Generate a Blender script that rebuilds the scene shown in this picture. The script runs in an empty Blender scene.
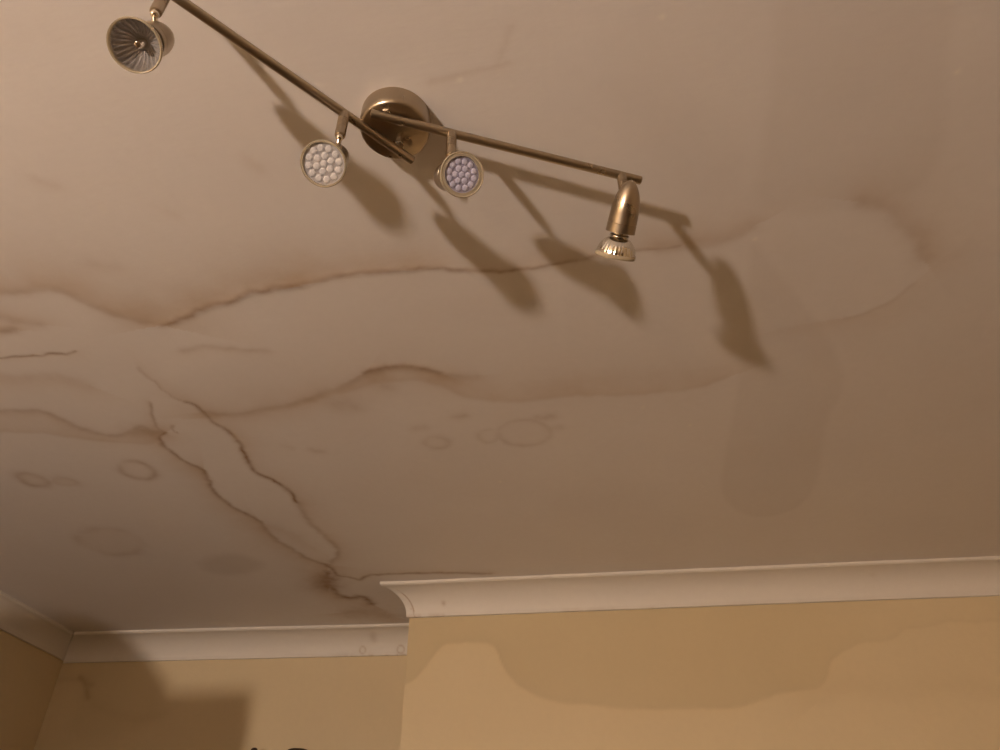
import bpy, bmesh, math, random
import numpy as np
from mathutils import Vector, Matrix

# ------------------------------------------------------------------ camera, world, light, exposure
scene = bpy.context.scene
COL = scene.collection
H = 2.4                                             # ceiling height
cam_data = bpy.data.cameras.new('camera')
cam_data.sensor_width = 36.0
cam_data.lens = 27.0
cam_data.clip_start = 0.01
cam = bpy.data.objects.new('camera', cam_data)
COL.objects.link(cam)
cam.location = (0.0, 0.0, 1.58)
cam.rotation_euler = (math.radians(90 + 36.5), 0.0, math.radians(6.4))
scene.camera = cam

world = bpy.data.worlds.new('world')
scene.world = world
world.use_nodes = True
world.node_tree.nodes['Background'].inputs[0].default_value = (0.02, 0.018, 0.015, 1)
world.node_tree.nodes['Background'].inputs[1].default_value = 0.2

LAMP = Vector((-1.052, -1.263, 1.531))              # the floor lamp's opal globe, the light of the room
LAMP_RADIUS = 0.045
LAMP_STRENGTH = 1500.0
LAMP_COLOUR = (1.0, 0.80, 0.65)

vs = scene.view_settings
vs.view_transform = 'Standard'
vs.look = 'None'
vs.exposure = 0.0
vs.gamma = 1.0
vs.use_curve_mapping = False

# ------------------------------------------------------------------ helpers
def tag(o, label=None, cat=None, group=None, kind=None):
    if label: o['label'] = label
    if cat: o['category'] = cat
    if group: o['group'] = group
    if kind: o['kind'] = kind
    return o

def obj(name, verts, faces, mat, parent=None, smooth=False):
    me = bpy.data.meshes.new(name)
    me.from_pydata([tuple(v) for v in verts], [], faces)
    me.update()
    if smooth:
        me.shade_smooth() if hasattr(me, 'shade_smooth') else None
    me.materials.append(mat)
    o = bpy.data.objects.new(name, me)
    COL.objects.link(o)
    if parent: o.parent = parent
    return o

def bm_obj(name, bm, mat, parent=None, smooth=True, angle=35):
    bmesh.ops.recalc_face_normals(bm, faces=bm.faces)
    me = bpy.data.meshes.new(name)
    if smooth:
        for f in bm.faces: f.smooth = True
        for e in bm.edges:
            if len(e.link_faces) == 2 and e.calc_face_angle(0) > math.radians(angle):
                e.smooth = False
    bm.to_mesh(me); bm.free()
    me.materials.append(mat)
    o = bpy.data.objects.new(name, me)
    COL.objects.link(o)
    if parent: o.parent = parent
    return o

def empty(name, loc):
    o = bpy.data.objects.new(name, None)
    o.empty_display_size = 0.05
    o.location = loc
    COL.objects.link(o)
    return o

def add_box(bm, lo, hi, bevel=0.0):
    r = bmesh.ops.create_cube(bm, size=1.0)
    lo = Vector(lo); hi = Vector(hi)
    for v in r['verts']:
        v.co = Vector([lo[i] + (v.co[i] + 0.5) * (hi[i] - lo[i]) for i in range(3)])
    if bevel:
        es = list({e for v in r['verts'] for e in v.link_edges})
        bmesh.ops.bevel(bm, geom=es, offset=bevel, segments=2, affect='EDGES', profile=0.5)

def frame(axis, origin):
    a = Vector(axis).normalized()
    h = Vector((0, 0, 1)) if abs(a.z) < 0.95 else Vector((0, 1, 0))
    x = h.cross(a).normalized(); y = a.cross(x)
    m = Matrix((x, y, a)).transposed().to_4x4()
    m.translation = Vector(origin)
    return m

def add_lathe(bm, prof, m, seg=40, ribs=0, rib_depth=0.0, rib_range=None, close=True):
    """prof: list of (z, r) revolved round local z; r = 0 closes to a point."""
    rings = []
    for z, r in prof:
        if r <= 1e-6:
            rings.append([bm.verts.new(m @ Vector((0, 0, z)))])
        else:
            ring = []
            for k in range(seg):
                a = 2 * math.pi * k / seg
                rr = r
                if ribs and rib_range and rib_range[0] <= z <= rib_range[1]:
                    rr = r + rib_depth * (abs(math.cos(ribs * a * 0.5)) - 0.6)
                ring.append(bm.verts.new(m @ Vector((rr * math.cos(a), rr * math.sin(a), z))))
            rings.append(ring)
    for A, B in zip(rings, rings[1:]):
        if len(A) == 1 and len(B) == 1: continue
        for k in range(seg):
            k2 = (k + 1) % seg
            if len(A) == 1: bm.faces.new((A[0], B[k], B[k2]))
            elif len(B) == 1: bm.faces.new((A[k], B[0], A[k2]))
            else: bm.faces.new((A[k], B[k], B[k2], A[k2]))
    if close:
        for ring in (rings[0], rings[-1]):
            if len(ring) > 2:
                try: bm.faces.new(ring)
                except ValueError: pass

def add_rod(bm, p0, p1, r, seg=24, chamfer=0.0008):
    p0 = Vector(p0); p1 = Vector(p1); L = (p1 - p0).length
    add_lathe(bm, [(0, r - chamfer), (chamfer, r), (L - chamfer, r), (L, r - chamfer)], frame(p1 - p0, p0), seg)

# value noise on numpy arrays
_rng = np.random.RandomState(7)
_lat = _rng.rand(257, 257)
def vnoise(x, y):
    xi = np.floor(x).astype(int); yi = np.floor(y).astype(int)
    fx = x - xi; fy = y - yi
    fx = fx * fx * (3 - 2 * fx); fy = fy * fy * (3 - 2 * fy)
    x0 = xi % 256; y0 = yi % 256
    a = _lat[x0, y0]; b = _lat[x0 + 1, y0]; c_ = _lat[x0, y0 + 1]; d = _lat[x0 + 1, y0 + 1]
    return (a * (1 - fx) + b * fx) * (1 - fy) + (c_ * (1 - fx) + d * fx) * fy
def fbm(x, y, s, o=3):
    r = 0; amp = 0.5; tot = 0
    for i in range(o):
        r = r + amp * vnoise(x * s + 17.3 * i, y * s + 5.1 * i); tot += amp
        s *= 2.1; amp *= 0.5
    return r / tot

# ------------------------------------------------------------------ materials
def new_mat(name):
    m = bpy.data.materials.new(name); m.use_nodes = True
    nt = m.node_tree
    return m, nt, nt.nodes['Principled BSDF']

def lk(nt, a, b): nt.links.new(a, b)

def node(nt, t, **kw):
    n = nt.nodes.new(t)
    for k, v in kw.items():
        if k in ('blend_type', 'data_type', 'operation', 'attribute_name', 'noise_dimensions'): setattr(n, k, v)
    return n

def mix(nt, fac, a, b, blend='MIX'):
    n = nt.nodes.new('ShaderNodeMix'); n.data_type = 'RGBA'; n.blend_type = blend
    for sock, v in ((n.inputs[0], fac), (n.inputs[6], a), (n.inputs[7], b)):
        if hasattr(v, 'is_linked') or isinstance(v, bpy.types.NodeSocket): nt.links.new(v, sock)
        elif isinstance(v, (int, float)): sock.default_value = v
        else: sock.default_value = (*v, 1.0)
    return n.outputs[2]

def noise(nt, vec, scale, detail=3.0, rough=0.55):
    n = nt.nodes.new('ShaderNodeTexNoise'); n.inputs['Scale'].default_value = scale
    n.inputs['Detail'].default_value = detail; n.inputs['Roughness'].default_value = rough
    nt.links.new(vec, n.inputs['Vector'])
    return n.outputs['Fac']

def remap(nt, v, a, b, c_, d):
    n = nt.nodes.new('ShaderNodeMapRange')
    n.inputs[1].default_value = a; n.inputs[2].default_value = b
    n.inputs[3].default_value = c_; n.inputs[4].default_value = d
    nt.links.new(v, n.inputs[0]); return n.outputs[0]

def mul(nt, a, b):
    n = nt.nodes.new('ShaderNodeMath'); n.operation = 'MULTIPLY'
    for s, v in zip(n.inputs, (a, b)):
        if isinstance(v, (int, float)): s.default_value = v
        else: nt.links.new(v, s)
    return n.outputs[0]

def attr(nt, name):
    n = nt.nodes.new('ShaderNodeAttribute'); n.attribute_name = name
    return n.outputs['Fac']

def painted(name, paint, paint2, tide_c, wash_c, damp_c, rough=0.6, bump=0.12, brush=(1, 1, 1)):
    """emulsion paint with water stains: the stains' shapes come from mesh attributes, grain from noise"""
    m, nt, p = new_mat(name)
    tc = nt.nodes.new('ShaderNodeTexCoord'); vec = tc.outputs['Object']
    n1 = noise(nt, vec, 3.5, 4); n2 = noise(nt, vec, 60, 3)
    mp = nt.nodes.new('ShaderNodeMapping'); mp.inputs['Scale'].default_value = brush
    nt.links.new(vec, mp.inputs['Vector'])
    n3 = noise(nt, mp.outputs[0], 90, 2)
    base = mix(nt, remap(nt, n1, 0.3, 0.7, 0, 1), paint, paint2)
    base = mix(nt, remap(nt, n2, 0.3, 0.7, 0.0, 0.10), base, tuple(0.8 * c_ for c_ in paint))
    w = mul(nt, attr(nt, 'wash'), remap(nt, noise(nt, vec, 22, 4), 0.25, 0.75, 0.75, 1.15))
    base = mix(nt, w, base, wash_c)
    base = mix(nt, attr(nt, 'damp'), base, damp_c)
    t = mul(nt, attr(nt, 'tide'), remap(nt, noise(nt, vec, 45, 4), 0.3, 0.7, 0.72, 1.1))
    base = mix(nt, t, base, tide_c)
    base = mix(nt, attr(nt, 'chip'), base, (0.9, 0.86, 0.8))
    nt.links.new(base, p.inputs['Base Color'])
    p.inputs['Roughness'].default_value = rough
    p.inputs['Specular IOR Level'].default_value = 0.25
    b = nt.nodes.new('ShaderNodeBump'); b.inputs['Strength'].default_value = bump
    b.inputs['Distance'].default_value = 0.002
    nt.links.new(n3, b.inputs['Height']); nt.links.new(b.outputs[0], p.inputs['Normal'])
    return m

M = {}
M['ceiling'] = painted('ceiling_paint', (0.82, 0.785, 0.775), (0.79, 0.75, 0.735), (0.27, 0.145, 0.055), (0.50, 0.35, 0.205), (0.30, 0.235, 0.18), 0.55, 0.16, (0.45, 1.5, 1))
M['cornice'] = painted('cornice_paint', (0.86, 0.82, 0.77), (0.84, 0.795, 0.74), (0.36, 0.22, 0.11), (0.5, 0.36, 0.22), (0.4, 0.3, 0.2), 0.5, 0.08)
M['wall'] = painted('wall_paint', (0.80, 0.667, 0.445), (0.78, 0.647, 0.425), (0.42, 0.28, 0.12), (0.56, 0.43, 0.24), (0.46, 0.365, 0.18), 0.6, 0.14)

M['wall_far'] = painted('wall_paint_low_bounce', (0.62, 0.52, 0.38), (0.60, 0.50, 0.36), (0.42, 0.28, 0.12), (0.56, 0.43, 0.24), (0.46, 0.365, 0.18), 0.6, 0.14)  # darker cream on the unseen walls, chosen to cut bounced light

def metal(name, col, col2, rough, scale=40, stretch=(1, 1, 0.2)):
    m, nt, p = new_mat(name)
    tc = nt.nodes.new('ShaderNodeTexCoord')
    mp = nt.nodes.new('ShaderNodeMapping'); mp.inputs['Scale'].default_value = stretch
    nt.links.new(tc.outputs['Object'], mp.inputs['Vector'])
    n = noise(nt, mp.outputs[0], scale, 3)
    nt.links.new(mix(nt, remap(nt, n, 0.3, 0.7, 0, 1), col, col2), p.inputs['Base Color'])
    nt.links.new(remap(nt, n, 0.2, 0.8, rough * 0.8, rough * 1.25), p.inputs['Roughness'])
    p.inputs['Metallic'].default_value = 1.0
    return m
M['brass'] = metal('aged_brass', (0.46, 0.385, 0.29), (0.43, 0.355, 0.265), 0.30)
M['brass_dark'] = metal('dark_aged_brass', (0.30, 0.235, 0.16), (0.26, 0.20, 0.135), 0.34)
M['nickel'] = metal('bright_nickel', (0.75, 0.68, 0.58), (0.68, 0.62, 0.52), 0.14)
M['reflector_out'] = metal('ribbed_reflector', (0.88, 0.84, 0.76), (0.74, 0.70, 0.62), 0.12)

def plain(name, col, rough=0.5, metallic=0.0, spec=0.5, trans=0.0, ior=1.45, var=0.06, scale=30, coat=0.0):
    m, nt, p = new_mat(name)
    tc = nt.nodes.new('ShaderNodeTexCoord')
    n = noise(nt, tc.outputs['Object'], scale, 3)
    nt.links.new(mix(nt, remap(nt, n, 0.3, 0.7, 0, 1), col, tuple(c_ * (1 - var * 2) for c_ in col)), p.inputs['Base Color'])
    p.inputs['Roughness'].default_value = rough
    p.inputs['Metallic'].default_value = metallic
    p.inputs['Specular IOR Level'].default_value = spec
    p.inputs['Transmission Weight'].default_value = trans
    p.inputs['IOR'].default_value = ior
    p.inputs['Coat Weight'].default_value = coat
    return m
def thin_glass(name):
    m, nt, p = new_mat(name)
    nt.nodes.remove(p)
    tr = nt.nodes.new('ShaderNodeBsdfTransparent'); tr.inputs[0].default_value = (0.96, 0.95, 0.94, 1)
    gl = nt.nodes.new('ShaderNodeBsdfGlossy'); gl.inputs['Roughness'].default_value = 0.04
    mx = nt.nodes.new('ShaderNodeMixShader')
    mx.inputs[0].default_value = 0.05; nt.links.new(tr.outputs[0], mx.inputs[1]); nt.links.new(gl.outputs[0], mx.inputs[2])
    nt.links.new(mx.outputs[0], nt.nodes['Material Output'].inputs[0])
    return m
M['glass'] = thin_glass('bulb_glass')
M['reflector'] = plain('dichroic_reflector', (0.62, 0.60, 0.60), 0.22, metallic=0.35, var=0.12, scale=90, coat=0.5)
M['rim_glass'] = plain('bulb_rim_glass', (0.80, 0.70, 0.52), 0.10, trans=0.55, ior=1.5, var=0.05, coat=0.5)
M['led_face'] = plain('led_face_plastic', (0.56, 0.56, 0.60), 0.28, var=0.04, coat=0.6)
M['led_lens'] = plain('led_lens_acrylic', (0.86, 0.88, 0.95), 0.07, var=0.02, coat=1.0)
M['led_lens_violet_sheen'] = plain('led_lens_acrylic_violet_sheen', (0.74, 0.75, 1.0), 0.07, var=0.02, coat=1.0)  # violet reflections on this bulb, put into the lens colour
M['led_face_violet_sheen'] = plain('led_face_plastic_violet_sheen', (0.42, 0.41, 0.56), 0.28, var=0.04, coat=0.6)  # the same violet reflections painted into the face behind the lenses
M['floor'] = plain('carpet', (0.20, 0.15, 0.10), 0.95, spec=0.1, scale=200, var=0.15)
M['wood'] = plain('dark_wood', (0.16, 0.085, 0.04), 0.4, scale=12, var=0.15)
M['pine'] = plain('wardrobe_wood', (0.42, 0.27, 0.15), 0.45, scale=10, var=0.12)
M['bag'] = plain('canvas', (0.10, 0.085, 0.07), 0.9, spec=0.1, scale=120, var=0.15)
M['dark_glaze'] = plain('dark_brown_glaze', (0.060, 0.032, 0.016), 0.45, scale=20, var=0.1)
M['black'] = plain('black_metal', (0.03, 0.028, 0.026), 0.45, scale=40)
gm, gnt, gp = new_mat('opal_globe_lit')
gp.inputs['Base Color'].default_value = (0.9, 0.88, 0.82, 1)
gp.inputs['Emission Color'].default_value = (*LAMP_COLOUR, 1)
gp.inputs['Emission Strength'].default_value = LAMP_STRENGTH
M['globe'] = gm

# ------------------------------------------------------------------ stain shapes (world millimetres)
# tide lines and soft dark marks: points, strength, width, soft width, side of the wash, wash strength, ridge height, wander
TIDES=[
 ([(-970,801),(-896,795),(-861,794),(-811,795),(-781,815),(-746,860),(-707,885),(-677,897)],0.32,7,55,-1,0.3,0.0,1.0),
 ([(-677,897),(-637,885),(-574,860),(-526,848),(-495,833),(-477,837),(-453,830),(-410,826)],0.62,4,45,-1,0.36,0.8,1.0),
 ([(-410,826),(-376,821),(-334,814),(-294,812),(-254,812),(-223,811)],0.5,4,34,-1,0.26,0.8,1.0),
 ([(-223,811),(-185,815),(-139,825),(-94,834),(-62,834),(-24,831),(23,824)],0.66,3,22,-1,0.16,0.6,1.0),
 ([(23,824),(68,814),(105,812),(143,812),(179,810)],0.42,2.5,20,-1,0.1,0.4,1.0),
 ([(150,813),(194,813),(230,809),(258,800),(280,785)],0.18,9,30,-1,0.22,0.0,1.0),
 ([(-1013,859),(-934,850),(-911,863),(-877,872)],0.25,8,25,-1,0.2,0.0,1.0),
 ([(-1012,883),(-957,884),(-930,881)],0.45,7,22,-1,0.3,0.0,1.0),
 ([(-1061,951),(-999,952),(-963,953),(-933,953),(-905,951),(-882,956),(-860,950)],0.75,2.2,12,1,0.1,-0.4,1.0),
 ([(-1075,998),(-1006,1012),(-947,1012),(-897,1043)],0.16,12,40,1,0.16,0.0,1.0),
 ([(-671,965),(-627,962),(-595,971),(-549,979),(-524,982)],0.22,5,14,1,0.08,0.0,1.0),
 ([(-1189,1098),(-1113,1110),(-1039,1118),(-1013,1150),(-986,1194),(-947,1222),(-915,1218),(-869,1196),(-852,1213),(-839,1222)],0.36,6,30,1,0.17,0.0,1.0),
 ([(-1247,1177),(-1163,1182),(-1084,1195),(-1050,1210),(-960,1244),(-879,1258),(-843,1238)],0.1,4,34,-1,0.15,0.0,1.0),
 ([(-895,1212),(-864,1208),(-845,1222)],0.3,14,20,1,0.2,0.0,1.0),
 ([(-805,1117),(-827,1167),(-834,1204),(-831,1223)],0.55,2.5,12,1,0.1,-0.6,1.0),
 ([(-831,1223),(-849,1241),(-855,1272),(-852,1302),(-844,1337),(-841,1346),(-827,1365),(-817,1389)],0.9,3.5,26,1,0.22,-1.0,1.0),
 ([(-817,1389),(-826,1430),(-837,1477),(-833,1513),(-825,1561),(-806,1607),(-789,1648)],0.72,4.5,34,1,0.26,-1.0,1.0),
 ([(-789,1648),(-790,1707),(-784,1764),(-767,1811),(-750,1866),(-724,1918),(-698,1935)],0.5,5.5,40,1,0.24,-0.6,1.0),
 ([(-774,1007),(-767,1045),(-756,1095),(-738,1121)],0.32,2.5,16,-1,0.08,0.0,1.0),
 ([(-738,1121),(-725,1136),(-719,1168),(-714,1198),(-698,1231),(-694,1274)],0.75,3.5,26,-1,0.14,-1.0,1.0),
 ([(-694,1274),(-701,1336),(-706,1401),(-682,1441),(-662,1492),(-663,1558)],0.95,4,30,-1,0.16,-1.0,1.0),
 ([(-663,1558),(-666,1628),(-662,1704),(-652,1772),(-645,1831),(-655,1877),(-689,1915)],0.42,6,34,-1,0.2,-0.6,1.0),
 ([(-803,1200),(-808,1214),(-803,1226)],0.55,2.2,6,-1,0.0,0.0,1.0),
 ([(-716,1162),(-659,1172),(-595,1165),(-539,1150),(-489,1131),(-438,1111),(-399,1089),(-367,1068)],0.26,7,30,1,0.24,0.0,1.0),
 ([(-367,1068),(-349,1057),(-326,1054),(-300,1054),(-279,1059),(-257,1068),(-232,1083)],0.62,5.5,34,1,0.3,0.8,1.0),
 ([(-232,1083),(-206,1092),(-170,1102)],0.24,8,26,1,0.2,0.0,1.0),
 ([(-725,1182),(-650,1176),(-564,1164),(-498,1147),(-422,1122),(-349,1101),(-282,1099),(-239,1123),(-203,1157),(-161,1178),(-114,1191),(-46,1188),(21,1185),(106,1192),(172,1189),(246,1181),(289,1160)],0.1,5,48,-1,0.2,0.0,1.0),
 ([(-15,1129),(59,1131),(132,1133),(204,1126)],0.06,30,60,1,0.06,0.0,1.0),
 ([(426,755),(457,767),(489,791),(515,821),(536,852),(549,876)],0.26,10,36,-1,0.22,0.0,1.0),
 ([(466,1007),(499,993),(523,976),(544,949),(553,934)],0.14,3,60,1,0.08,0.5,1.0),
 ([(364,1027),(420,1020),(466,1007)],0.05,8,30,1,0.05,0.0,1.0),
 ([(-724,1918),(-703,1942),(-696,2017),(-675,2027),(-656,2045),(-644,2054),(-618,2033),(-585,2022),(-515,2022),(-400,2027),(-259,2051)],0.75,5,20,-1,0.14,-0.6,1.0),
 ([(-721,1984),(-735,2059),(-740,2115),(-730,2175),(-707,2195),(-668,2191),(-656,2254)],0.9,10,44,1,0.35,0.0,1.0),
 ([(-729,2029),(-742,2090)],0.85,26,34,1,0.4,0.0,1.0),
 ([(-744,2318),(-674,2326),(-621,2380)],0.3,40,60,1,0.3,0.0,1.0),  # broad soft dark area beside the chimney breast corner
 ([(-784,1649),(-743,1701),(-709,1817)],0.1,14,30,1,0.1,0.0,1.0),
 ([(-139,503),(-116,498),(-91,495),(-67,494),(-46,490)],0.14,3,12,1,0.05,0.0,1.0),
 ([(-36,447),(-45,467),(-55,487)],0.1,3,10,1,0.03,0.0,1.0),
 ([(-698,583),(-691,594),(-681,600)],0.14,6,12,1,0.05,0.0,1.0),
 ([(-399,588),(-393,601)],0.14,7,10,1,0.05,0.0,1.0),
 ([(-550,658),(-540,668)],0.08,7,10,1,0.03,0.0,1.0),
 ([(-713,748),(-681,758)],0.12,10,20,1,0.05,0.0,1.0),
 ([(-550,1323),(-532,1333)],0.2,6,10,1,0.04,0.0,1.0),
 ([(-600,1301),(-591,1314)],0.1,6,10,1,0.04,0.0,1.0),
 ([(-342,1112),(-331,1116)],0.2,9,12,1,0.04,0.0,1.0),
 ([(-445,1157),(-420,1167)],0.26,16,22,1,0.08,0.0,1.0),
 ([(-228,1231),(-208,1229)],0.26,8,12,1,0.04,0.0,1.0),
 ([(-64,1249),(-36,1252)],0.26,8,12,1,0.04,0.0,1.0),
 ([(-315,1262),(-296,1260)],0.18,8,10,1,0.04,0.0,1.0),
 ([(-39,1293),(-22,1291)],0.16,7,10,1,0.04,0.0,1.0),
]
RINGS=[
 ([(-1196,1402),(-1203,1408),(-1212,1412),(-1221,1412),(-1230,1410),(-1239,1404),(-1245,1397),(-1249,1387),(-1250,1378),(-1248,1368),(-1244,1360),(-1237,1354),(-1229,1351),(-1219,1350),(-1210,1353),(-1202,1358),(-1196,1365),(-1192,1375),(-1190,1384),(-1192,1394)],0.42,8,0.14),
 ([(-1129,1409),(-1133,1413),(-1140,1417),(-1147,1418),(-1155,1417),(-1163,1415),(-1169,1411),(-1174,1406),(-1176,1399),(-1176,1393),(-1174,1388),(-1169,1383),(-1163,1380),(-1155,1379),(-1147,1379),(-1140,1382),(-1134,1386),(-1129,1391),(-1127,1397),(-1126,1403)],0.36,8,0.14),
 ([(-932,1388),(-941,1397),(-951,1403),(-963,1405),(-974,1403),(-985,1397),(-993,1387),(-999,1376),(-1000,1363),(-998,1351),(-993,1340),(-985,1331),(-975,1325),(-963,1324),(-952,1326),(-942,1331),(-933,1340),(-928,1351),(-926,1364),(-927,1376)],0.32,7,0.06),
 ([(-1147,1751),(-1165,1774),(-1189,1793),(-1216,1804),(-1244,1806),(-1270,1801),(-1291,1787),(-1305,1766),(-1311,1742),(-1307,1716),(-1296,1691),(-1277,1669),(-1254,1653),(-1228,1643),(-1202,1641),(-1177,1646),(-1157,1659),(-1143,1677),(-1136,1700),(-1137,1726)],0.2,12,0.1),
 ([(-42,1312),(-45,1327),(-54,1339),(-67,1349),(-83,1354),(-101,1355),(-118,1350),(-133,1342),(-145,1329),(-151,1315),(-152,1299),(-148,1285),(-138,1273),(-125,1264),(-110,1259),(-93,1259),(-76,1263),(-62,1271),(-51,1283),(-44,1297)],0.26,5.5,0.04),
 ([(-149,1311),(-151,1319),(-155,1326),(-160,1331),(-166,1334),(-173,1335),(-179,1333),(-184,1328),(-188,1322),(-190,1315),(-190,1307),(-188,1299),(-184,1293),(-179,1288),(-173,1285),(-167,1284),(-161,1286),(-155,1290),(-151,1296),(-149,1304)],0.24,5,0.03),
 ([(-255,1331),(-258,1338),(-263,1344),(-270,1348),(-278,1349),(-287,1348),(-295,1345),(-301,1340),(-306,1333),(-308,1326),(-308,1318),(-305,1311),(-299,1305),(-293,1302),(-285,1300),(-276,1301),(-268,1304),(-262,1309),(-257,1316),(-255,1324)],0.28,6,0.05),
]
DAMP=[
 ([(-1050,1881),(-989,1839),(-929,1833),(-888,1878),(-887,1921),(-945,1966),(-1017,1973),(-1058,1939)],0.21,55),
 ([(244,384),(264,520),(272,632),(278,724),(345,768),(425,758),(493,739),(506,674),(467,543),(417,404)],0.08,26),
 ([(284,809),(313,1135),(323,1380),(330,1555),(354,1656),(402,1731),(461,1760),(516,1733),(544,1662),(543,1555),(519,1402),(509,1295),(513,1221),(470,1093),(382,953)],0.09,20),
 ([(62,523),(159,554),(220,611),(248,677),(200,724),(114,630)],0.05,60),
 ([(-823,227),(24,322),(18,444),(-150,486),(-393,421),(-870,393)],0.03,60),
]
CHIMNEY_DAMP=[(-514,2135),(-486,2148),(-460,2177),(-433,2212),(-411,2236),(-382,2244),(-330,2245),(-277,2240),(-254,2223),(-240,2189),(-220,2154),(-182,2118),(-133,2091),(-74,2076),(1,2069),(93,2057),(185,2052),(264,2053),(362,2050),(434,2063),(503,2084),(569,2092),(603,2096),(629,2118),(656,2164),(700,2191),(746,2209),(794,2210),(835,2219),(865,2239),(921,2243),(986,2257),(1054,2252),(1147,2259)]
CHIMNEY_FAINT=[(600,2064),(682,2087),(803,2069),(931,2080),(1067,2052)]
BACK_STAINS=[([(-1720,2271),(-1696,2254),(-1682,2235),(-1672,2206)],0.55,7),([(-1692,2254),(-1670,2244)],0.4,6),([(-1646,2183),(-1584,2156),(-1491,2136),(-1390,2146)],0.08,14),([(-1793,2264),(-1728,2265)],0.14,6)]
SPECKS=[(145,732),(142,1237),(484,560),(288,808),(131,453),(-169,1508),(239,1313),(-105,504)]

def catmull(P, step):
    P = [np.array(p, float) for p in P]
    if len(P) < 3:
        n = max(2, int(np.linalg.norm(P[1] - P[0]) / step))
        return np.array([P[0] + (P[1] - P[0]) * t for t in np.linspace(0, 1, n + 1)])
    Q = [2 * P[0] - P[1]] + P + [2 * P[-1] - P[-2]]
    out = []
    for i in range(1, len(Q) - 2):
        n = max(2, int(np.linalg.norm(Q[i + 1] - Q[i]) / step))
        for k in range(n):
            t = k / n
            out.append(0.5 * (2 * Q[i] + (Q[i + 1] - Q[i - 1]) * t + (2 * Q[i - 1] - 5 * Q[i] + 4 * Q[i + 1] - Q[i + 2]) * t * t
                              + (3 * Q[i] - Q[i - 1] - 3 * Q[i + 1] + Q[i + 2]) * t ** 3))
    out.append(P[-1])
    return np.array(out)

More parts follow.
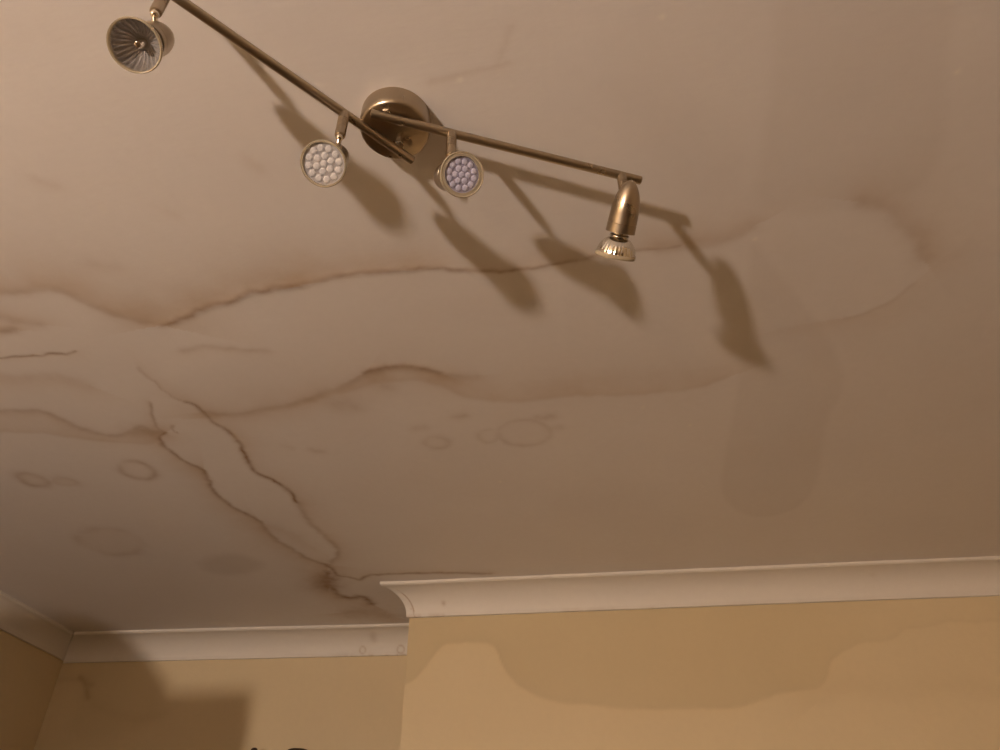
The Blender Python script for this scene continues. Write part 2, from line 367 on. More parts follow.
class Field:
    """a rectangular grid of points that stains are laid on (u, v in metres)"""
    def __init__(s, us, vs_):
        s.us = np.asarray(us); s.vs = np.asarray(vs_)
        s.U, s.V = np.meshgrid(s.us, s.vs, indexing='ij')
        z = lambda: np.zeros(s.U.shape)
        s.tide = z(); s.wash = z(); s.damp = z(); s.chip = z(); s.lift = z()
    def block(s, lo, hi):
        i0, i1 = np.searchsorted(s.us, (lo[0], hi[0])); j0, j1 = np.searchsorted(s.vs, (lo[1], hi[1]))
        return slice(i0, i1), slice(j0, j1)
    def dist(s, P, pad):
        lo = P.min(0) - pad; hi = P.max(0) + pad
        B = s.block(lo, hi)
        U = s.U[B]; V = s.V[B]
        if U.size == 0: return None
        us = s.us[B[0]]; vv = s.vs[B[1]]
        D = np.full(U.shape, 1e9); S = np.zeros(U.shape)
        for a, b in zip(P, P[1:]):
            l2 = np.minimum(a, b) - pad; h2 = np.maximum(a, b) + pad
            i0, i1 = np.searchsorted(us, (l2[0], h2[0])); j0, j1 = np.searchsorted(vv, (l2[1], h2[1]))
            if i0 == i1 or j0 == j1: continue
            u = U[i0:i1, j0:j1]; v = V[i0:i1, j0:j1]
            d = b - a; q = d @ d
            if q < 1e-12: continue
            t = np.clip(((u - a[0]) * d[0] + (v - a[1]) * d[1]) / q, 0, 1)
            du = u - a[0] - t * d[0]; dv = v - a[1] - t * d[1]
            dd = np.sqrt(du * du + dv * dv)
            m_ = dd < D[i0:i1, j0:j1]
            D[i0:i1, j0:j1][m_] = dd[m_]
            S[i0:i1, j0:j1][m_] = np.sign(d[0] * dv - d[1] * du)[m_]
        return B, U, V, D, S
    def line(s, P, st, w, soft, side, ss, lift=0.0, jit=1.0):
        P = catmull(np.array(P) / 1000.0, 0.006)
        n = np.gradient(P, axis=0); n = np.stack([-n[:, 1], n[:, 0]], 1); n /= np.linalg.norm(n, axis=1)[:, None] + 1e-9
        wob = fbm(P[:, 0] + 3, P[:, 1] + 9, 55, 3) - 0.5
        P = P + n * (wob * 0.010 * jit * min(1.0, 0.5 + w / 8.0))[:, None]
        w *= 1.45 / 1000.0; soft *= 1.15 / 1000.0; lift /= 1000.0; st *= 0.82; ss *= 1.45
        r = s.dist(P, max(2.6 * soft, 3 * w))
        if r is None: return
        B, U, V, D, S = r
        mod = 0.55 + 0.9 * fbm(U, V, 38, 3)
        wl = w * (0.7 + 0.6 * fbm(U + 4, V + 2, 30, 2))
        s.tide[B] = np.maximum(s.tide[B], st * np.clip(mod, 0, 1.2) * np.exp(-(D / wl) ** 1.6))
        on = np.clip(0.5 + 0.5 * side * S * np.clip(D / (0.8 * w), 0, 1), 0, 1)
        sm = 0.6 + 0.8 * fbm(U + 7, V + 1, 14, 3)
        ws = ss * sm * on * np.exp(-(D / soft) ** 1.3)
        s.wash[B] = 1 - (1 - s.wash[B]) * (1 - np.clip(ws, 0, 1))
        if lift: s.lift[B] += lift * np.exp(-(D / (1.5 * w)) ** 2) * mod
    def inside(s, P, U, V):
        ins = np.zeros(U.shape, bool)
        n = len(P)
        for i in range(n):
            a = P[i]; b = P[(i + 1) % n]
            if a[1] == b[1]: continue
            c_ = ((a[1] > V) != (b[1] > V)) & (U < (b[0] - a[0]) * (V - a[1]) / (b[1] - a[1]) + a[0])
            ins ^= c_
        return ins
    def patch(s, P, pad, smooth=True):
        P = np.array(P) / 1000.0
        if smooth: P = catmull(list(P * 1000) + [P[0] * 1000], 12.0) / 1000.0
        else: P = np.vstack([P, P[:1]])
        r = s.dist(P, pad)
        if r is None: return None
        B, U, V, D, S = r
        ins = s.inside(P[:-1], U, V)
        return B, U, V, np.where(ins, np.minimum(D, pad), -np.minimum(D, pad))
    def ring(s, P, st, w, fill):
        w /= 1000.0
        r = s.patch(P, 0.06)
        if r is None: return
        B, U, V, sd = r
        w *= 1.35
        sd = sd + 0.011 * (fbm(U + 2, V + 6, 26, 3) - 0.5)
        mod = np.clip(2.6 * fbm(U + 1, V + 3, 13, 3) - 0.55, 0.12, 1.3)
        s.tide[B] = np.maximum(s.tide[B], st * mod * np.exp(-(np.abs(sd) / w) ** 1.5))
        s.wash[B] = 1 - (1 - s.wash[B]) * (1 - fill * np.clip(0.5 + sd / (1.2 * w), 0, 1))
    def damp_patch(s, P, st, edge):
        edge /= 1000.0
        r = s.patch(P, 0.12)
        if r is None: return
        B, U, V, sd = r
        k = np.clip(0.5 + sd / edge, 0, 1); k = k * k * (3 - 2 * k)
        s.damp[B] = 1 - (1 - s.damp[B]) * (1 - st * k * (0.8 + 0.4 * fbm(U, V, 6, 3)))
    def spot(s, p, r):
        d = np.hypot(s.U - p[0] / 1000.0, (s.V - p[1] / 1000.0))
        s.chip = np.maximum(s.chip, 0.8 * np.exp(-(d / r) ** 2))
    def store(s, me):
        for n in ('tide', 'wash', 'damp', 'chip'):
            a = me.attributes.new(n, 'FLOAT', 'POINT')
            arr = np.zeros(len(me.vertices), dtype=np.float32)
            v = np.clip(getattr(s, n), 0, 1).ravel()
            arr[:v.size] = v
            a.data.foreach_set('value', arr)

def grid_mesh(name, co, nu, nv, mat, flip=False, extra=None):
    """co: (nu*nv,3) array; extra: (verts, quads) appended with their own index base"""
    i, j = np.meshgrid(np.arange(nu - 1), np.arange(nv - 1), indexing='ij')
    a = (i * nv + j).ravel()
    q = np.stack([a, a + nv, a + nv + 1, a + 1], 1)
    if flip: q = q[:, ::-1]
    verts = co; 
    smooth = np.ones(len(q), bool)
    if extra:
        ev, ef = extra
        q = np.vstack([q, np.array(ef) + len(co)]); verts = np.vstack([co, np.array(ev)])
        smooth = np.concatenate([smooth, np.zeros(len(ef), bool)])
    me = bpy.data.meshes.new(name)
    me.vertices.add(len(verts)); me.vertices.foreach_set('co', verts.astype(np.float32).ravel())
    me.loops.add(q.size); me.loops.foreach_set('vertex_index', q.astype(np.int32).ravel())
    me.polygons.add(len(q)); me.polygons.foreach_set('loop_start', np.arange(0, q.size, 4, dtype=np.int32))
    me.polygons.foreach_set('use_smooth', smooth)
    me.update(); me.validate()
    me.materials.append(mat)
    o = bpy.data.objects.new(name, me); COL.objects.link(o)
    return o

def steps(*seg):
    """(start, end, step) runs joined into one increasing list"""
    out = [seg[0][0]]
    for a, b, st in seg:
        n = max(1, int(round((b - a) / st)))
        out += [a + (b - a) * k / n for k in range(1, n + 1)]
    return np.array(out)

# ------------------------------------------------------------------ the room
XL, XR, YF = -1.80, 2.55, -2.9
CHX0, CHX1, CHY = -0.512, 1.30, 2.165                # chimney breast
def back_y(x): return 2.493 + (x + 1.737) * 0.0344

# ceiling, stained
fx = steps((XL - 0.1, XL, 0.1), (XL, 1.3, 0.004), (1.3, XR + 0.1, 0.12))
fy = steps((YF - 0.1, 0.2, 0.12), (0.2, 1.1, 0.003), (1.1, 2.66, 0.0048), (2.66, 2.8, 0.07))
F = Field(fx, fy)
for t in TIDES: F.line(*t)
for r in RINGS: F.ring(*r)
for d in DAMP: F.damp_patch(*d)
for p in SPECKS: F.spot(p, 0.0035)
z = H - F.lift + 0.0022 * (fbm(F.U, F.V, 3.2, 2) - 0.5) + 0.0003 * (fbm(F.U, F.V, 24, 2) - 0.5)
co = np.stack([F.U, F.V, z], -1).reshape(-1, 3)
ceiling = grid_mesh('ceiling', co, len(fx), len(fy), M['ceiling'], flip=True)
F.store(ceiling.data)
tag(ceiling, 'off-white painted ceiling with brown water stains and tide marks', 'ceiling', kind='structure')

# chimney breast wall, damp at the top
wx = steps((CHX0, 1.3, 0.006)); wz = steps((0.0, 1.9, 0.19), (1.9, H + 0.02, 0.004))
G = Field(wx, wz)
edge = catmull(np.array(CHIMNEY_DAMP) / 1.0, 8.0) / 1000.0
yy = np.interp(G.us, edge[:, 0], edge[:, 1])[:, None] + 0.006 * (fbm(G.U, G.V, 30, 3) - 0.5)
k = np.clip((G.V - yy) / 0.012 + 0.5, 0, 1) * np.clip((0.95 - G.U) / 0.45, 0.08, 1)
G.damp = 0.25 * k * (0.8 + 0.4 * fbm(G.U, G.V, 5, 3))
G.line(CHIMNEY_DAMP, 0.10, 3, 30, 1, 0.06)
G.line(CHIMNEY_DAMP[:11], 0.12, 3, 20, 1, 0.05)
G.line(CHIMNEY_FAINT, 0.05, 20, 60, 1, 0.10)
co = np.stack([G.U, np.full(G.U.shape, CHY) + 0.0012 * (fbm(G.U, G.V, 5, 2) - 0.5), G.V], -1).reshape(-1, 3)
c0, c1, zt, yb = CHX0, CHX1, H + 0.02, 2.75
ex = ([(c0, CHY, 0), (c0, yb, 0), (c0, yb, zt), (c0, CHY, zt), (c1, CHY, 0), (c1, yb, 0), (c1, yb, zt), (c1, CHY, zt)],
      [(0, 3, 2, 1), (4, 5, 6, 7)])
chimney = grid_mesh('wall_chimney_breast', co, len(wx), len(wz), M['wall'], extra=ex)
G.store(chimney.data)
tag(chimney, 'cream chimney breast wall with a damp patch below the cornice', 'wall', kind='structure')

# back wall of the alcoves
bx = steps((XL - 0.1, CHX0 + 0.05, 0.006), (CHX0 + 0.05, XR + 0.1, 0.2)); bz = steps((0.0, 1.95, 0.195), (1.95, H + 0.02, 0.005))
K_ = Field(bx, bz)
for P, st, w in BACK_STAINS: K_.line(P, st, w, 18, 1, 0.10)
K_.damp_patch([(-1700, 2330), (-1500, 2330), (-1420, 2150), (-1560, 2080), (-1700, 2120)], 0.12, 60)  # soft darker patch at the left of the alcove wall
co = np.stack([K_.U, back_y(K_.U) + 0.0012 * (fbm(K_.U, K_.V, 5, 2) - 0.5), K_.V], -1).reshape(-1, 3)
wb = grid_mesh('wall_back', co, len(bx), len(bz), M['wall'])
K_.store(wb.data)
tag(wb, 'cream alcove wall left of the chimney breast', 'wall', kind='structure')

def slab(name, lo, hi, mat, label, cat):
    bm = bmesh.new(); add_box(bm, lo, hi)
    return tag(bm_obj(name, bm, mat, smooth=False), label, cat, kind='structure')
slab('wall_left', (XL - 0.1, YF - 0.1, 0), (XL, 2.6, H + 0.02), M['wall'], 'cream side wall in deep shade at the left', 'wall')
slab('wall_right', (XR, YF - 0.1, 0), (XR + 0.1, 2.75, H + 0.02), M['wall_far'], 'cream side wall right of the chimney breast', 'wall')
slab('wall_front', (XL - 0.1, YF - 0.1, 0), (XR + 0.1, YF, H + 0.02), M['wall_far'], 'cream wall behind the camera', 'wall')
slab('floor', (XL - 0.1, YF - 0.1, -0.05), (XR + 0.1, 2.75, 0), M['floor'], 'brown carpeted floor', 'floor')

# cove cornice
def cornice(name, A, B, nrm, p, q, k0, k1, label, s_run, spots=(), crack=False):
    A = np.array(A, float); B = np.array(B, float); L = np.linalg.norm(B - A); d = (B - A) / L; nrm = np.array(nrm, float)
    prof = [(0.0, 0.0), (p, 0.0), (p, 0.003), (p, 0.0062), (p - 0.0012, 0.0078), (p - 0.004, 0.0085)]
    uc, vc, a, b = p - 0.004, q - 0.007, p - 0.014, q - 0.0165
    for i in range(0, 19):
        t = math.radians(90 * i / 18)
        prof.append((uc - a * math.sin(t), vc - b * math.cos(t)))
    prof += [(0.0092, q - 0.005), (0.009, q - 0.001), (0.0075, q), (0.0, q)]
    prof = np.array(prof)
    S = s_run(L)
    nu, nv = len(S), len(prof)
    co = np.zeros((nu, nv, 3)); sv = np.zeros((nu, nv))
    for j, (u, v) in enumerate(prof):
        s0 = -k0 * u; s1 = L + k1 * u
        s = s0 + (S / L) * (s1 - s0) if False else np.clip(S, None, L)
        # stretch only the outer 0.2 m of each end so the cut runs at its angle
        s = S + (s0) * np.clip(1 - S / 0.2, 0, 1) + (s1 - L) * np.clip(1 - (L - S) / 0.2, 0, 1)
        sag = 0.0010 * (fbm(s * 1.0, s * 0 + v * 3, 5, 2) - 0.5)
        co[:, j, 0] = A[0] + d[0] * s + nrm[0] * (u + sag); co[:, j, 1] = A[1] + d[1] * s + nrm[1] * (u + sag)
        co[:, j, 2] = H - v + sag + (0.004 if v == 0 else 0)
        sv[:, j] = s - s0
    o = grid_mesh(name, co.reshape(-1, 3), nu, nv, M['cornice'])
    me = o.data
    bm = bmesh.new(); bm.from_mesh(me); bm.verts.ensure_lookup_table()
    for i in (0, nu - 1):
        try: bm.faces.new([bm.verts[i * nv + j] for j in range(nv)])
        except ValueError: pass
    bmesh.ops.recalc_face_normals(bm, faces=bm.faces)
    for e in bm.edges:
        if len(e.link_faces) == 2 and e.calc_face_angle(0) > 0.6: e.smooth = False
    bm.to_mesh(me); bm.free()
    P = co.reshape(-1, 3); tide = np.zeros(len(P)); wash = np.zeros(len(P))
    for c_, r, st, ring in spots:
        dd = np.hypot(P[:, 0] - c_[0], P[:, 2] - c_[1])
        tide = np.maximum(tide, st * (np.exp(-((dd - r) / 0.003) ** 2) if ring else np.exp(-(dd / r) ** 2)))
    s_ = sv.reshape(-1); v_ = np.tile(prof[:, 1], nu)
    # broken dark dashes along the lower edge
    low = np.exp(-((q - v_) / 0.006) ** 2) * np.clip((fbm(P[:, 0] * 1 + 5, P[:, 1], 26, 3) - 0.45) * 5, 0, 1)
    tide = np.maximum(tide, 0.5 * low * (np.exp(-s_ / 0.5) if crack else np.clip(s_ - (L - 0.5), 0, 0.3) * 3))
    if crack:
        at = 0.017 + 0.008 * (v_ / q) + 0.005 * (fbm(v_, v_ * 0, 70, 2) - 0.5)
        tide = np.maximum(tide, 0.75 * np.exp(-((s_ - at) / 0.0022) ** 2) * np.clip((fbm(v_ + 2, v_ * 0, 160, 2) - 0.25) * 5, 0.3, 1) * (v_ > 0.012))
    for n, val in (('tide', tide), ('wash', wash), ('damp', wash), ('chip', wash)):
        at_ = me.attributes.new(n, 'FLOAT', 'POINT'); at_.data.foreach_set('value', np.clip(val, 0, 1).astype(np.float32))
    return tag(o, label, 'cornice', kind='structure')

fine0 = lambda L: steps((0, 0.12, 0.0016), (0.12, L - 0.2, 0.012), (L - 0.2, L, 0.02))
even = lambda L: steps((0, L - 0.32, 0.012), (L - 0.32, L, 0.003))
cornice('trim_1', (CHX0, CHY), (CHX1, CHY), (0, -1), 0.090, 0.080, 0.83, 0.9,
        'white cove cornice along the chimney breast with a mitred end', fine0,
        spots=[((-0.408, 2.355), 0.006, 0.40, False), ((1.052, 2.402), 0.005, 0.40, False), ((0.808, 2.379), 0.004, 0.25, False), ((-0.505, 2.344), 0.004, 0.3, False)], crack=True)
bA = (XL, back_y(XL)); bB = (CHX0, back_y(CHX0)); bn = np.array([0.0344, -1.0]); bn /= np.linalg.norm(bn)
cornice('trim_2', bA, bB, bn, 0.088, 0.080, -0.72, 0.0, 'white cove cornice along the shaded alcove wall', even,
        spots=[((-0.748, 2.338), 0.010, 0.40, True), ((-0.618, 2.337), 0.012, 0.40, True), ((-0.709, 2.373), 0.012, 0.30, False), ((-0.716, 2.317), 0.006, 0.4, False), ((-0.665, 2.315), 0.006, 0.4, False)])
cornice('trim_3', (XL, back_y(XL)), (XL, YF), (1, 0), 0.063, 0.072, -1.35, 0.0, 'white cove cornice along the left side wall', lambda L: steps((0, L, 0.03)))
cornice('trim_4', (CHX1, back_y(CHX1)), (XR, back_y(XR)), bn, 0.088, 0.080, 0, -0.9, 'white cove cornice in the alcove right of the chimney breast', lambda L: steps((0, L, 0.05)))

# ------------------------------------------------------------------ ceiling spotlight fitting
BASE = Vector((-0.1925, 0.5474, H))
root = empty('ceiling_spotlight', BASE)
tag(root, 'aged brass ceiling spotlight with two crossing bars and four unlit spot heads', 'ceiling light')
IM = Matrix.Translation(-BASE)

def part(name, build, mat, parent=None, smooth=True, angle=35):
    bm = bmesh.new(); build(bm)
    bmesh.ops.transform(bm, matrix=IM, verts=bm.verts)
    return bm_obj(name, bm, mat, parent or root, smooth, angle)

down = frame((0, 0, -1), BASE)
part('ceiling_plate', lambda bm: add_lathe(bm, [(-0.003, 0.0), (-0.003, 0.0435), (0.016, 0.0437), (0.022, 0.0433), (0.0255, 0.0424), (0.0277, 0.0408), (0.0287, 0.0388), (0.0287, 0.0)], down, 64), M['brass'])

# bars: inner end, outer end (axis points)
P1 = Vector((-0.3874, 0.3483, 2.3647)); P2 = Vector((-0.2426, 0.5071, 2.3590))
P3 = Vector((-0.1203, 0.5485, 2.3586)); P4 = Vector((0.0845, 0.6263, 2.3474))
d1 = (P2 - P1).normalized(); d2 = (P4 - P3).normalized()
bar1 = (P1 - d1 * 0.026, P2 + d1 * 0.1000)
bar2 = (P3 - d2 * 0.0990, P4 + d2 * 0.0265)
BR = 0.0054
for a, b in (bar1, bar2):
    part('bar', lambda bm: add_rod(bm, a, b, BR, 28), M['brass'])
# posts holding the bars, with a nut at each
for a, b, q in ((bar1[0], bar1[1], 0.022), (bar2[0], bar2[1], 0.018)):
    e = b if q == 0.022 else a
    dd = (a - b).normalized() if q == 0.022 else (b - a).normalized()
    c_ = e + dd * q
    post = part('post', lambda bm: add_rod(bm, (c_.x, c_.y, H - 0.026), (c_.x, c_.y, c_.z), 0.0042, 20), M['brass'])
    part('nut', lambda bm: add_lathe(bm, [(0, 0.0058), (0.0005, 0.0064), (0.004, 0.0064), (0.0045, 0.0058)], frame((0, 0, -1), (c_.x, c_.y, H - 0.028)), 6), M['nickel'], post, smooth=False)

STEM = 0.0498
heads = [
    (P1, (0.103, -0.392, -0.914), (-0.149, 0.903, -0.404), 'halogen'),
    (P2, (0.054, -0.514, -0.856), (-0.364, 0.788, -0.496), 'led'),
    (P3, (0.393, -0.580, -0.713), (-0.282, 0.662, -0.694), 'led_violet_sheen'),
    (P4, (-0.257, 0.769, -0.586), (-0.023, -0.611, -0.791), 'halogen'),
]
for hi_, (P, ax, u, kind) in enumerate(heads):
    ax = Vector(ax).normalized(); u = Vector(u); u = (u - ax * u.dot(ax)).normalized()
    S = P - Vector((0, 0, STEM)); K = S + u * 0.0205
    m = frame(ax, K)
    # stem with turned grooves
    g = [(0.0, 0.0058), (0.004, 0.0062)]
    for t in (0.014, 0.0185, 0.023, 0.0275):
        g += [(t - 0.0007, 0.0062), (t, 0.0053), (t + 0.0007, 0.0062)]
    g += [(STEM - 0.0085, 0.0062), (STEM - 0.0065, 0.0058), (STEM - 0.006, 0.0050)]
    stem = part('stem', lambda bm: add_lathe(bm, g, frame((0, 0, -1), P), 24), M['brass'])
    def knuckle(bm):
        add_lathe(bm, [(-0.0046 * math.cos(math.pi * i / 10), 0.0046 * math.sin(math.pi * i / 10)) for i in range(11)], frame((0, 0, -1), S + Vector((0, 0, 0.0035))), 20)
        add_rod(bm, S + Vector((0, 0, 0.003)), S + u * 0.0075, 0.0030, 16)
    part('knuckle', knuckle, M['nickel'], stem)
    # bullet shaped holder
    prof = [(-0.0275, 0.0)]
    for i in range(1, 15):
        t = i / 14
        prof.append((-0.0275 + 0.042 * t, 0.0172 * (1 - (1 - t) ** 2.15) ** 0.62))
    prof += [(0.024, 0.0176), (0.0243, 0.0171), (0.0250, 0.0171), (0.0253, 0.0177), (0.0355, 0.0178), (0.0358, 0.0170), (0.034, 0.0155), (0.030, 0.0150), (0.030, 0.0)]
    head = part('spot_head', lambda bm: add_lathe(bm, prof, m, 48), M['brass'])
    tag(head, ['spot head with halogen bulb at the far left', 'spot head with white LED bulb beside the ceiling plate', 'spot head with LED bulb, violet reflection painted in', 'spot head seen from the side, its bulb pointing away'][hi_])
    # bulb
    R0 = 0.0245
    if kind == 'halogen':
        out = [(0.030, 0.0090), (0.0375, 0.0092), (0.0385, 0.0118), (0.0402, 0.0122), (0.0412, 0.0105), (0.0425, 0.0128), (0.0455, 0.0162), (0.0490, 0.0192), (0.0530, 0.0216), (0.0575, 0.0232), (0.0612, 0.0238)]
        part('bulb_reflector', lambda bm: add_lathe(bm, out, m, 120, ribs=30, rib_depth=0.0010, rib_range=(0.044, 0.060), close=False), M['reflector_out'], head, angle=60)
        inn = [(0.0612, 0.0228), (0.0570, 0.0218), (0.0530, 0.0203), (0.0490, 0.0180), (0.0455, 0.0148), (0.0425, 0.0105), (0.0410, 0.0060), (0.0405, 0.0)]
        part('bulb_mirror', lambda bm: add_lathe(bm, inn, m, 96, ribs=24, rib_depth=0.0022, rib_range=(0.042, 0.0605), close=False), M['reflector'], head, smooth=False)
        part('bulb_capsule', lambda bm: add_lathe(bm, [(0.0405, 0.0045), (0.0445, 0.0048), (0.0500, 0.0047), (0.0535, 0.0042), (0.0560, 0.0028), (0.0572, 0.0)], m, 20), M['nickel'], head)
        part('bulb_front_glass', lambda bm: add_lathe(bm, [(0.0612, 0.0), (0.0612, 0.0226), (0.0624, 0.0226), (0.0630, 0.0), ], m, 48), M['glass'], head)
        part('bulb_rim', lambda bm: add_lathe(bm, [(0.0605, 0.0228), (0.0605, 0.0246), (0.0625, R0 + 0.0005), (0.0648, R0 + 0.0005), (0.0660, 0.0244), (0.0655, 0.0232), (0.0640, 0.0228), (0.0605, 0.0228)], m, 64, close=False), M['rim_glass'], head)
    else:
        vio = kind == 'led_violet_sheen'
        body = [(0.030, 0.0090), (0.0375, 0.0092), (0.0385, 0.0118), (0.0402, 0.0122), (0.0412, 0.0110), (0.0425, 0.0135), (0.0470, 0.0175), (0.0530, 0.0215), (0.0600, 0.0238), (0.0612, 0.0238), (0.0612, 0.0)]
        part('bulb_body', lambda bm: add_lathe(bm, body, m, 48), M['brass'] if vio else M['led_lens'], head)
        rin = 0.0193 if vio else 0.0220
        face = part('bulb_face', lambda bm: add_lathe(bm, [(0.0612, 0.0), (0.0612, rin + 0.0015), (0.0622, rin + 0.0015), (0.0622, 0.0)], m, 48), M['led_face_violet_sheen' if vio else 'led_face'], head)
        part('bulb_rim', lambda bm: add_lathe(bm, [(0.0605, rin), (0.0605, 0.0246), (0.0625, R0 + 0.0005), (0.0645, R0 + 0.0005), (0.0656, 0.0242), (0.0648, (rin + R0) / 2 + 0.001), (0.0650, rin + 0.0006), (0.0618, rin), (0.0605, rin)], m, 64, close=False), M['rim_glass'], head)
        lr = rin * 0.205
        cells = [(0.0, 0.0)]
        for n_out, rr, off in ((6, 0.385, 0.3), (12, 0.755, 0.1)):
            cells += [(rin * rr * math.cos(2 * math.pi * k_ / n_out + off), rin * rr * math.sin(2 * math.pi * k_ / n_out + off)) for k_ in range(n_out)]
        for (lx, ly) in cells:
            lm = m @ Matrix.Translation((lx, ly, 0.0618))
            part('led_lens', lambda bm: add_lathe(bm, [(0.0, lr), (0.0010, lr * 0.9), (0.0016, lr * 0.6), (0.0018, 0.0)], lm, 6), M['led_lens_violet_sheen' if vio else 'led_lens'], head, smooth=False)
        part('bulb_front_glass', lambda bm: add_lathe(bm, [(0.0641, 0.0), (0.0641, rin - 0.0003), (0.0646, rin - 0.0003), (0.0647, 0.0)], m, 48), M['glass'], head)

# ------------------------------------------------------------------ floor lamp that lights the room (behind the camera, left)
lamp = empty('floor_lamp', (LAMP.x, LAMP.y, 0)); tag(lamp, 'slim black uplighter floor lamp with a lit opal globe in its bowl', 'floor lamp')
def lpart(name, prof, mat, seg=32):
    bm = bmesh.new(); add_lathe(bm, prof, Matrix.Identity(4), seg); return bm_obj(name, bm, mat, lamp)
lpart('base', [(0.0, 0.0), (0.0, 0.14), (0.012, 0.14), (0.02, 0.13), (0.026, 0.02), (0.03, 0.0)], M['black'])
lpart('pole', [(0.025, 0.011), (LAMP.z - 0.085, 0.011)], M['black'])
lpart('socket', [(LAMP.z - 0.09, 0.012), (LAMP.z - 0.085, 0.022), (LAMP.z - LAMP_RADIUS * 0.9, 0.022), (LAMP.z - LAMP_RADIUS * 0.9 + 0.003, 0.016)], M['black'])
lpart('bowl', [(LAMP.z - 0.105, 0.012), (LAMP.z - 0.100, 0.05), (LAMP.z - 0.082, 0.10), (LAMP.z - 0.048, 0.140), (LAMP.z - 0.046, 0.140), (LAMP.z - 0.050, 0.136), (LAMP.z - 0.080, 0.097), (LAMP.z - 0.097, 0.048), (LAMP.z - 0.099, 0.012)], M['black'], 48)
lpart('globe', [(LAMP.z - LAMP_RADIUS * math.cos(math.pi * i / 20), LAMP_RADIUS * math.sin(math.pi * i / 20)) for i in range(21)], M['globe'])

# ------------------------------------------------------------------ wardrobe by the left wall with a bag on it (just outside the frame)
WX, WY0, WY1, WH = -1.080, 0.70, 1.12, 1.890
ward = empty('wardrobe', ((XL + WX) / 2, (WY0 + WY1) / 2, 0)); tag(ward, 'brown wooden wardrobe against the left wall', 'wardrobe')
def wpart(name, lo, hi, mat, bevel=0.003, parent=None):
    bm = bmesh.new(); add_box(bm, lo, hi, bevel)
    bmesh.ops.transform(bm, matrix=Matrix.Translation(-Vector(ward.location)), verts=bm.verts)
    return bm_obj(name, bm, mat, parent or ward, smooth=False)
wpart('body', (XL + 0.02, WY0, 0.06), (WX, WY1, WH), M['pine'])
wpart('plinth', (XL + 0.03, WY0 + 0.03, 0.0), (WX - 0.02, WY1 - 0.03, 0.06), M['pine'])
mid = (XL + 0.02 + WX) / 2
for a, b, hx in ((XL + 0.025, mid - 0.002, mid - 0.05), (mid + 0.002, WX - 0.005, mid + 0.05)):
    dr = wpart('door', (a, WY0 - 0.02, 0.08), (b, WY0, WH - 0.02), M['pine'])
    wpart('handle', (hx - 0.008, WY0 - 0.045, 0.98), (hx + 0.008, WY0 - 0.02, 1.12), M['black'], 0.004, dr)
bag = empty('holdall', (-1.5, 0.92, WH)); tag(bag, 'dark canvas holdall on top of the wardrobe', 'bag')
bm = bmesh.new()
prof = [(-1.235, 0.0), (-1.245, 0.03), (-1.356, 0.137), (-1.385, 0.150), (-1.50, 0.154), (-1.70, 0.150), (-1.76, 0.12), (-1.78, 0.0)]
rows = []
for y_, sc in ((0.76, 0.9), (0.80, 1.0), (1.00, 1.0), (1.06, 0.9)):
    rows.append([bm.verts.new((x_ + 1.5, y_ - 0.92, z_ * sc + 0.0005)) for x_, z_ in prof])
for A, B in zip(rows, rows[1:]):
    for k_ in range(len(prof)):
        k2 = (k_ + 1) % len(prof); bm.faces.new((A[k_], A[k2], B[k2], B[k_]))
bm.faces.new(rows[0]); bm.faces.new(rows[-1][::-1])
bm_obj('bag_body', bm, M['bag'], bag, angle=50)
bm = bmesh.new()
pts = [(0.06 + 0.10 * math.cos(t), 0.0, 0.19 + 0.09 * math.sin(t)) for t in [math.pi * i / 8 for i in range(9)]]
pts = [(x_ - 0.12, y_ - 0.165, z_ - 0.16) for x_, y_, z_ in pts]
for a, b in zip(pts, pts[1:]): add_rod(bm, a, b, 0.008, 10, 0.001)
bm_obj('bag_handle', bm, M['bag'], bag)

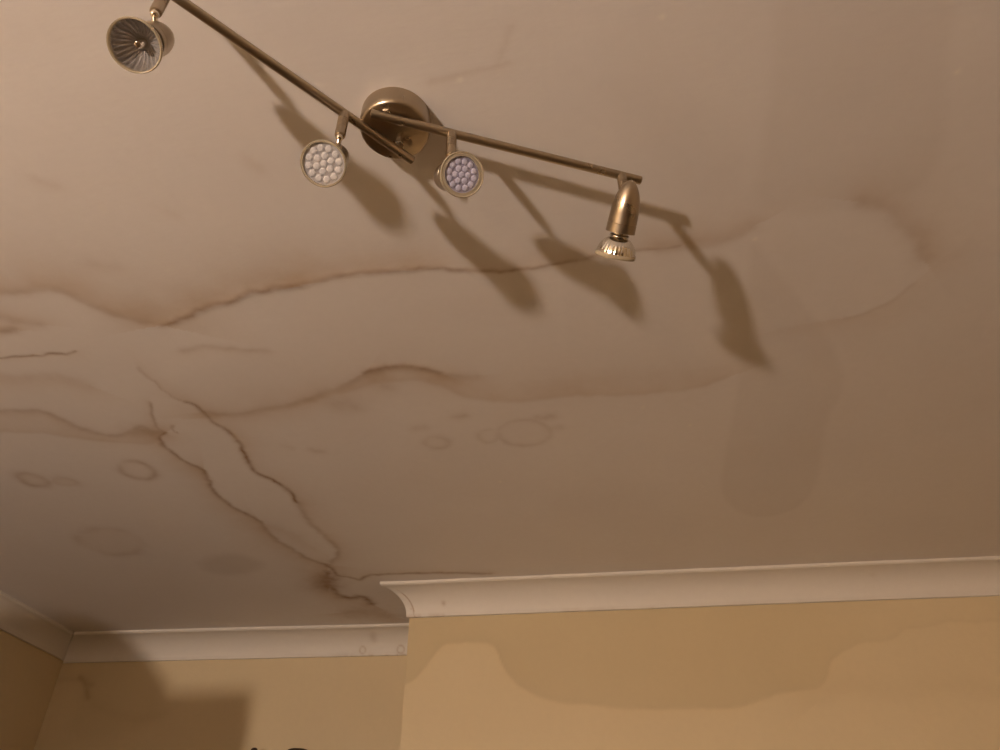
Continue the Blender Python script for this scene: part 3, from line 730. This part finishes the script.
# ------------------------------------------------------------------ bookcase in the alcove, with a bottle and a box whose tops just reach into the frame
BC = Vector((-0.95, 2.33, 0)); bc = empty('bookcase', BC); tag(bc, 'dark wooden bookcase standing in the alcove', 'bookcase')
def bpart(name, lo, hi, bevel=0.002):
    bm = bmesh.new(); add_box(bm, lo, hi, bevel)
    return bm_obj(name, bm, M['wood'], bc, smooth=False)
BH = 1.78
for sx in (-0.40, 0.38): bpart('side_panel', (sx, -0.14, 0), (sx + 0.02, 0.16, BH))
for zz in (0.06, 0.48, 0.90, 1.32, BH - 0.02): bpart('shelf', (-0.38, -0.14, zz), (0.38, 0.16, zz + 0.02))
bpart('back_panel', (-0.38, 0.15, 0.06), (0.38, 0.16, BH))
bot = empty('bottle', (-1.0385, 2.45, BH)); tag(bot, 'dark brown bottle, only its tip showing at the bottom edge', 'bottle')
bm = bmesh.new()
HB = 2.0325 - BH
add_lathe(bm, [(0, 0.0), (0, 0.026), (0.004, 0.03), (HB * 0.55, 0.03), (HB * 0.72, 0.022), (HB * 0.80, 0.010), (HB - 0.022, 0.009)], Matrix.Identity(4), 28)
bm_obj('bottle_body', bm, M['dark_glaze'], bot)
bm = bmesh.new(); add_lathe(bm, [(HB - 0.022, 0.0100), (HB - 0.004, 0.0100), (HB, 0.006), (HB, 0.0)], Matrix.Identity(4), 20)
bm_obj('cap', bm, M['dark_glaze'], bot)
vs_ = empty('jar', (-0.899, 2.452, BH)); tag(vs_, 'dark brown lidded jar, only its lid showing at the bottom edge', 'jar')
HV = 2.0255 - BH
bm = bmesh.new(); add_lathe(bm, [(0, 0.0), (0, 0.034), (0.03, 0.046), (HV * 0.5, 0.050), (HV * 0.8, 0.043), (HV - 0.03, 0.030)], Matrix.Identity(4), 32); bm_obj('jar_body', bm, M['dark_glaze'], vs_)
bm = bmesh.new(); add_lathe(bm, [(HV - 0.03, 0.034), (HV - 0.008, 0.034), (HV - 0.002, 0.031), (HV, 0.026), (HV, 0.0)], Matrix.Identity(4), 32); bm_obj('lid', bm, M['dark_glaze'], vs_)
